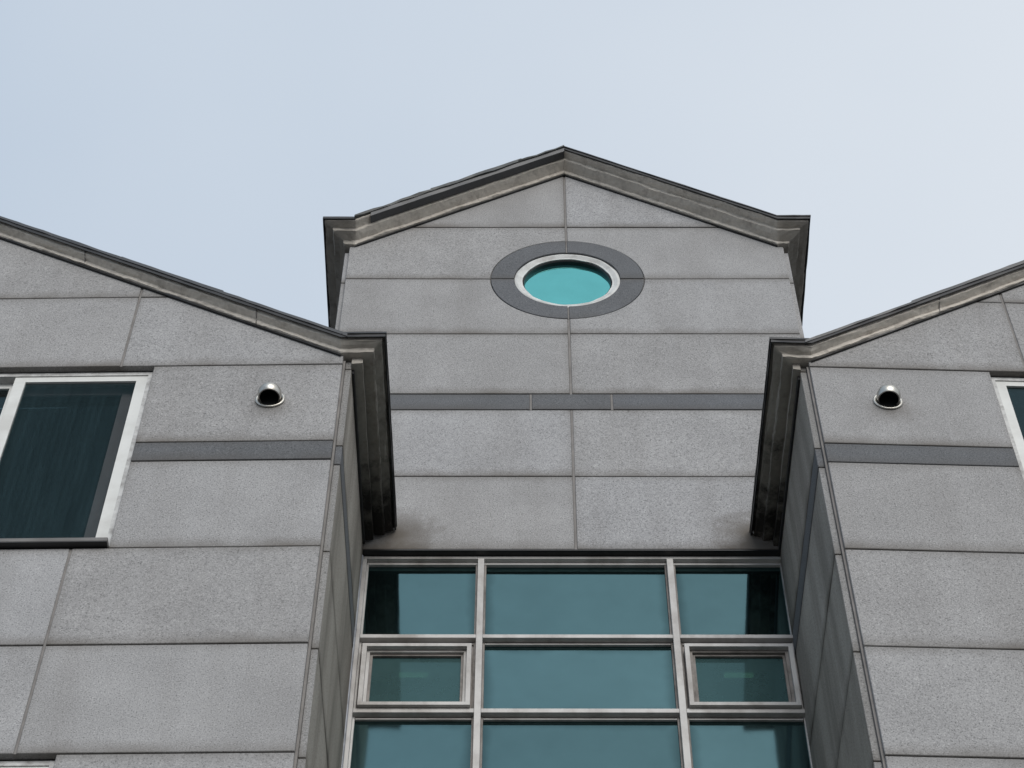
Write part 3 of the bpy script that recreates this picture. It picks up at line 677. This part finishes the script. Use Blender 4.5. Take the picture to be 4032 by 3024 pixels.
def vent(loc, rz, label, turn):
    """domed exhaust hood: flange on the wall, dome with its mouth turned downwards"""
    root = tag(empty('vent_hood', loc, rz), label, 'vent', 'exhaust hoods on the wing walls')
    fl = bmesh.new(); seg = 48
    pr = [(0.066, 0.0), (0.066, -0.004), (0.063, -0.0075), (0.058, -0.008), (0.054, -0.005), (0.049, -0.003), (0.049, 0.0)]
    R_ = [[fl.verts.new((r * math.cos(2 * math.pi * i / seg), y, r * math.sin(2 * math.pi * i / seg))) for r, y in pr] for i in range(seg)]
    for i in range(seg):
        for j in range(len(pr)):
            k_ = (j + 1) % len(pr); fl.faces.new((R_[i][j], R_[i][k_], R_[(i + 1) % seg][k_], R_[(i + 1) % seg][j]))
    link('flange', fl, 'stainless', root, smooth=True)
    # dome
    c = Vector((0, -0.028, 0)); R0 = 0.0530
    n_ = Vector((0.10 * turn, 0.02, -1.0)).normalized(); cut = 0.026
    def dome(R1, inside):
        bm = bmesh.new(); bmesh.ops.create_uvsphere(bm, u_segments=56, v_segments=36, radius=R1, matrix=Matrix.Rotation(math.pi / 2, 4, 'X'))
        for v in bm.verts:
            if v.co.y > 0: v.co.y *= 0.9
        bmesh.ops.bisect_plane(bm, geom=bm.verts[:] + bm.edges[:] + bm.faces[:], plane_co=n_ * cut, plane_no=n_, clear_outer=True)
        bmesh.ops.bisect_plane(bm, geom=bm.verts[:] + bm.edges[:] + bm.faces[:], plane_co=(0, 0.024, 0), plane_no=(0, 1, 0), clear_outer=True)
        for v in bm.verts: v.co += c
        return bm
    bm = dome(R0, False); ob = link('hood', bm, 'stainless', root, smooth=True, recalc=True)
    link('lining', dome(R0 - 0.0025, True), 'duct_black', root, smooth=True)
    t1 = n_.cross(Vector((1, 0, 0))).normalized(); t2 = n_.cross(t1); rr = math.sqrt(R0 ** 2 - cut ** 2)
    bm = bmesh.new(); rings = []
    for i in range(48):
        a = 2 * math.pi * i / 48; u_ = t1 * math.cos(a) + t2 * math.sin(a)
        rings.append([bm.verts.new(c + n_ * (cut + dz) + u_ * (rr + dr)) for dr, dz in ((0.0006, -0.002), (0.001, 0.001), (-0.0035, 0.001), (-0.0035, -0.002))])
    for i in range(48):
        A, B_ = rings[i], rings[(i + 1) % 48]
        for j in range(4): bm.faces.new((A[j], A[(j + 1) % 4], B_[(j + 1) % 4], B_[j]))
    link('rim', bm, 'aluminium_dark', root, smooth=False)
    bm = bmesh.new(); bmesh.ops.create_circle(bm, cap_ends=True, segments=40, radius=0.0475, matrix=Matrix.Translation((0, -0.004, 0)) @ Matrix.Rotation(math.pi / 2, 4, 'X'))
    link('duct_mouth', bm, 'duct_black', root)
    return root
def on_wing(c, a, s, z, o=-0.0015): return (c.x + s * math.cos(a) + o * -math.sin(a), c.y + s * math.sin(a) + o * math.cos(a), z)
vent(on_wing(CL, AL, -0.301, 8.478), AL, 'domed steel exhaust hood on the left wing beside the large dark window', 0.2)
vent(on_wing(CR, AR, 0.3185, 8.492), AR, 'domed steel exhaust hood on the right wing beside the cut-off window', -0.9)

for x, z, lab in ((-0.557, 9.04, 'dim lamp on the ceiling behind the left top-hung window'), (1.10, 9.04, 'dim lamp on the ceiling behind the right top-hung window')):
    l = tag(empty('ceiling_lamp', (x, 7.6, z)), lab, 'lamp')
    link('tube', (lambda bm: (add_box(bm, -0.075, 0.075, -0.012, 0.012, -0.028, -0.004, bevel=0.006), bm)[1])(bmesh.new()), 'lamp_tube', l)
    link('fitting', (lambda bm: (add_box(bm, -0.085, 0.085, -0.02, 0.02, -0.0035, 0.018), bm)[1])(bmesh.new()), 'room_paint', l)
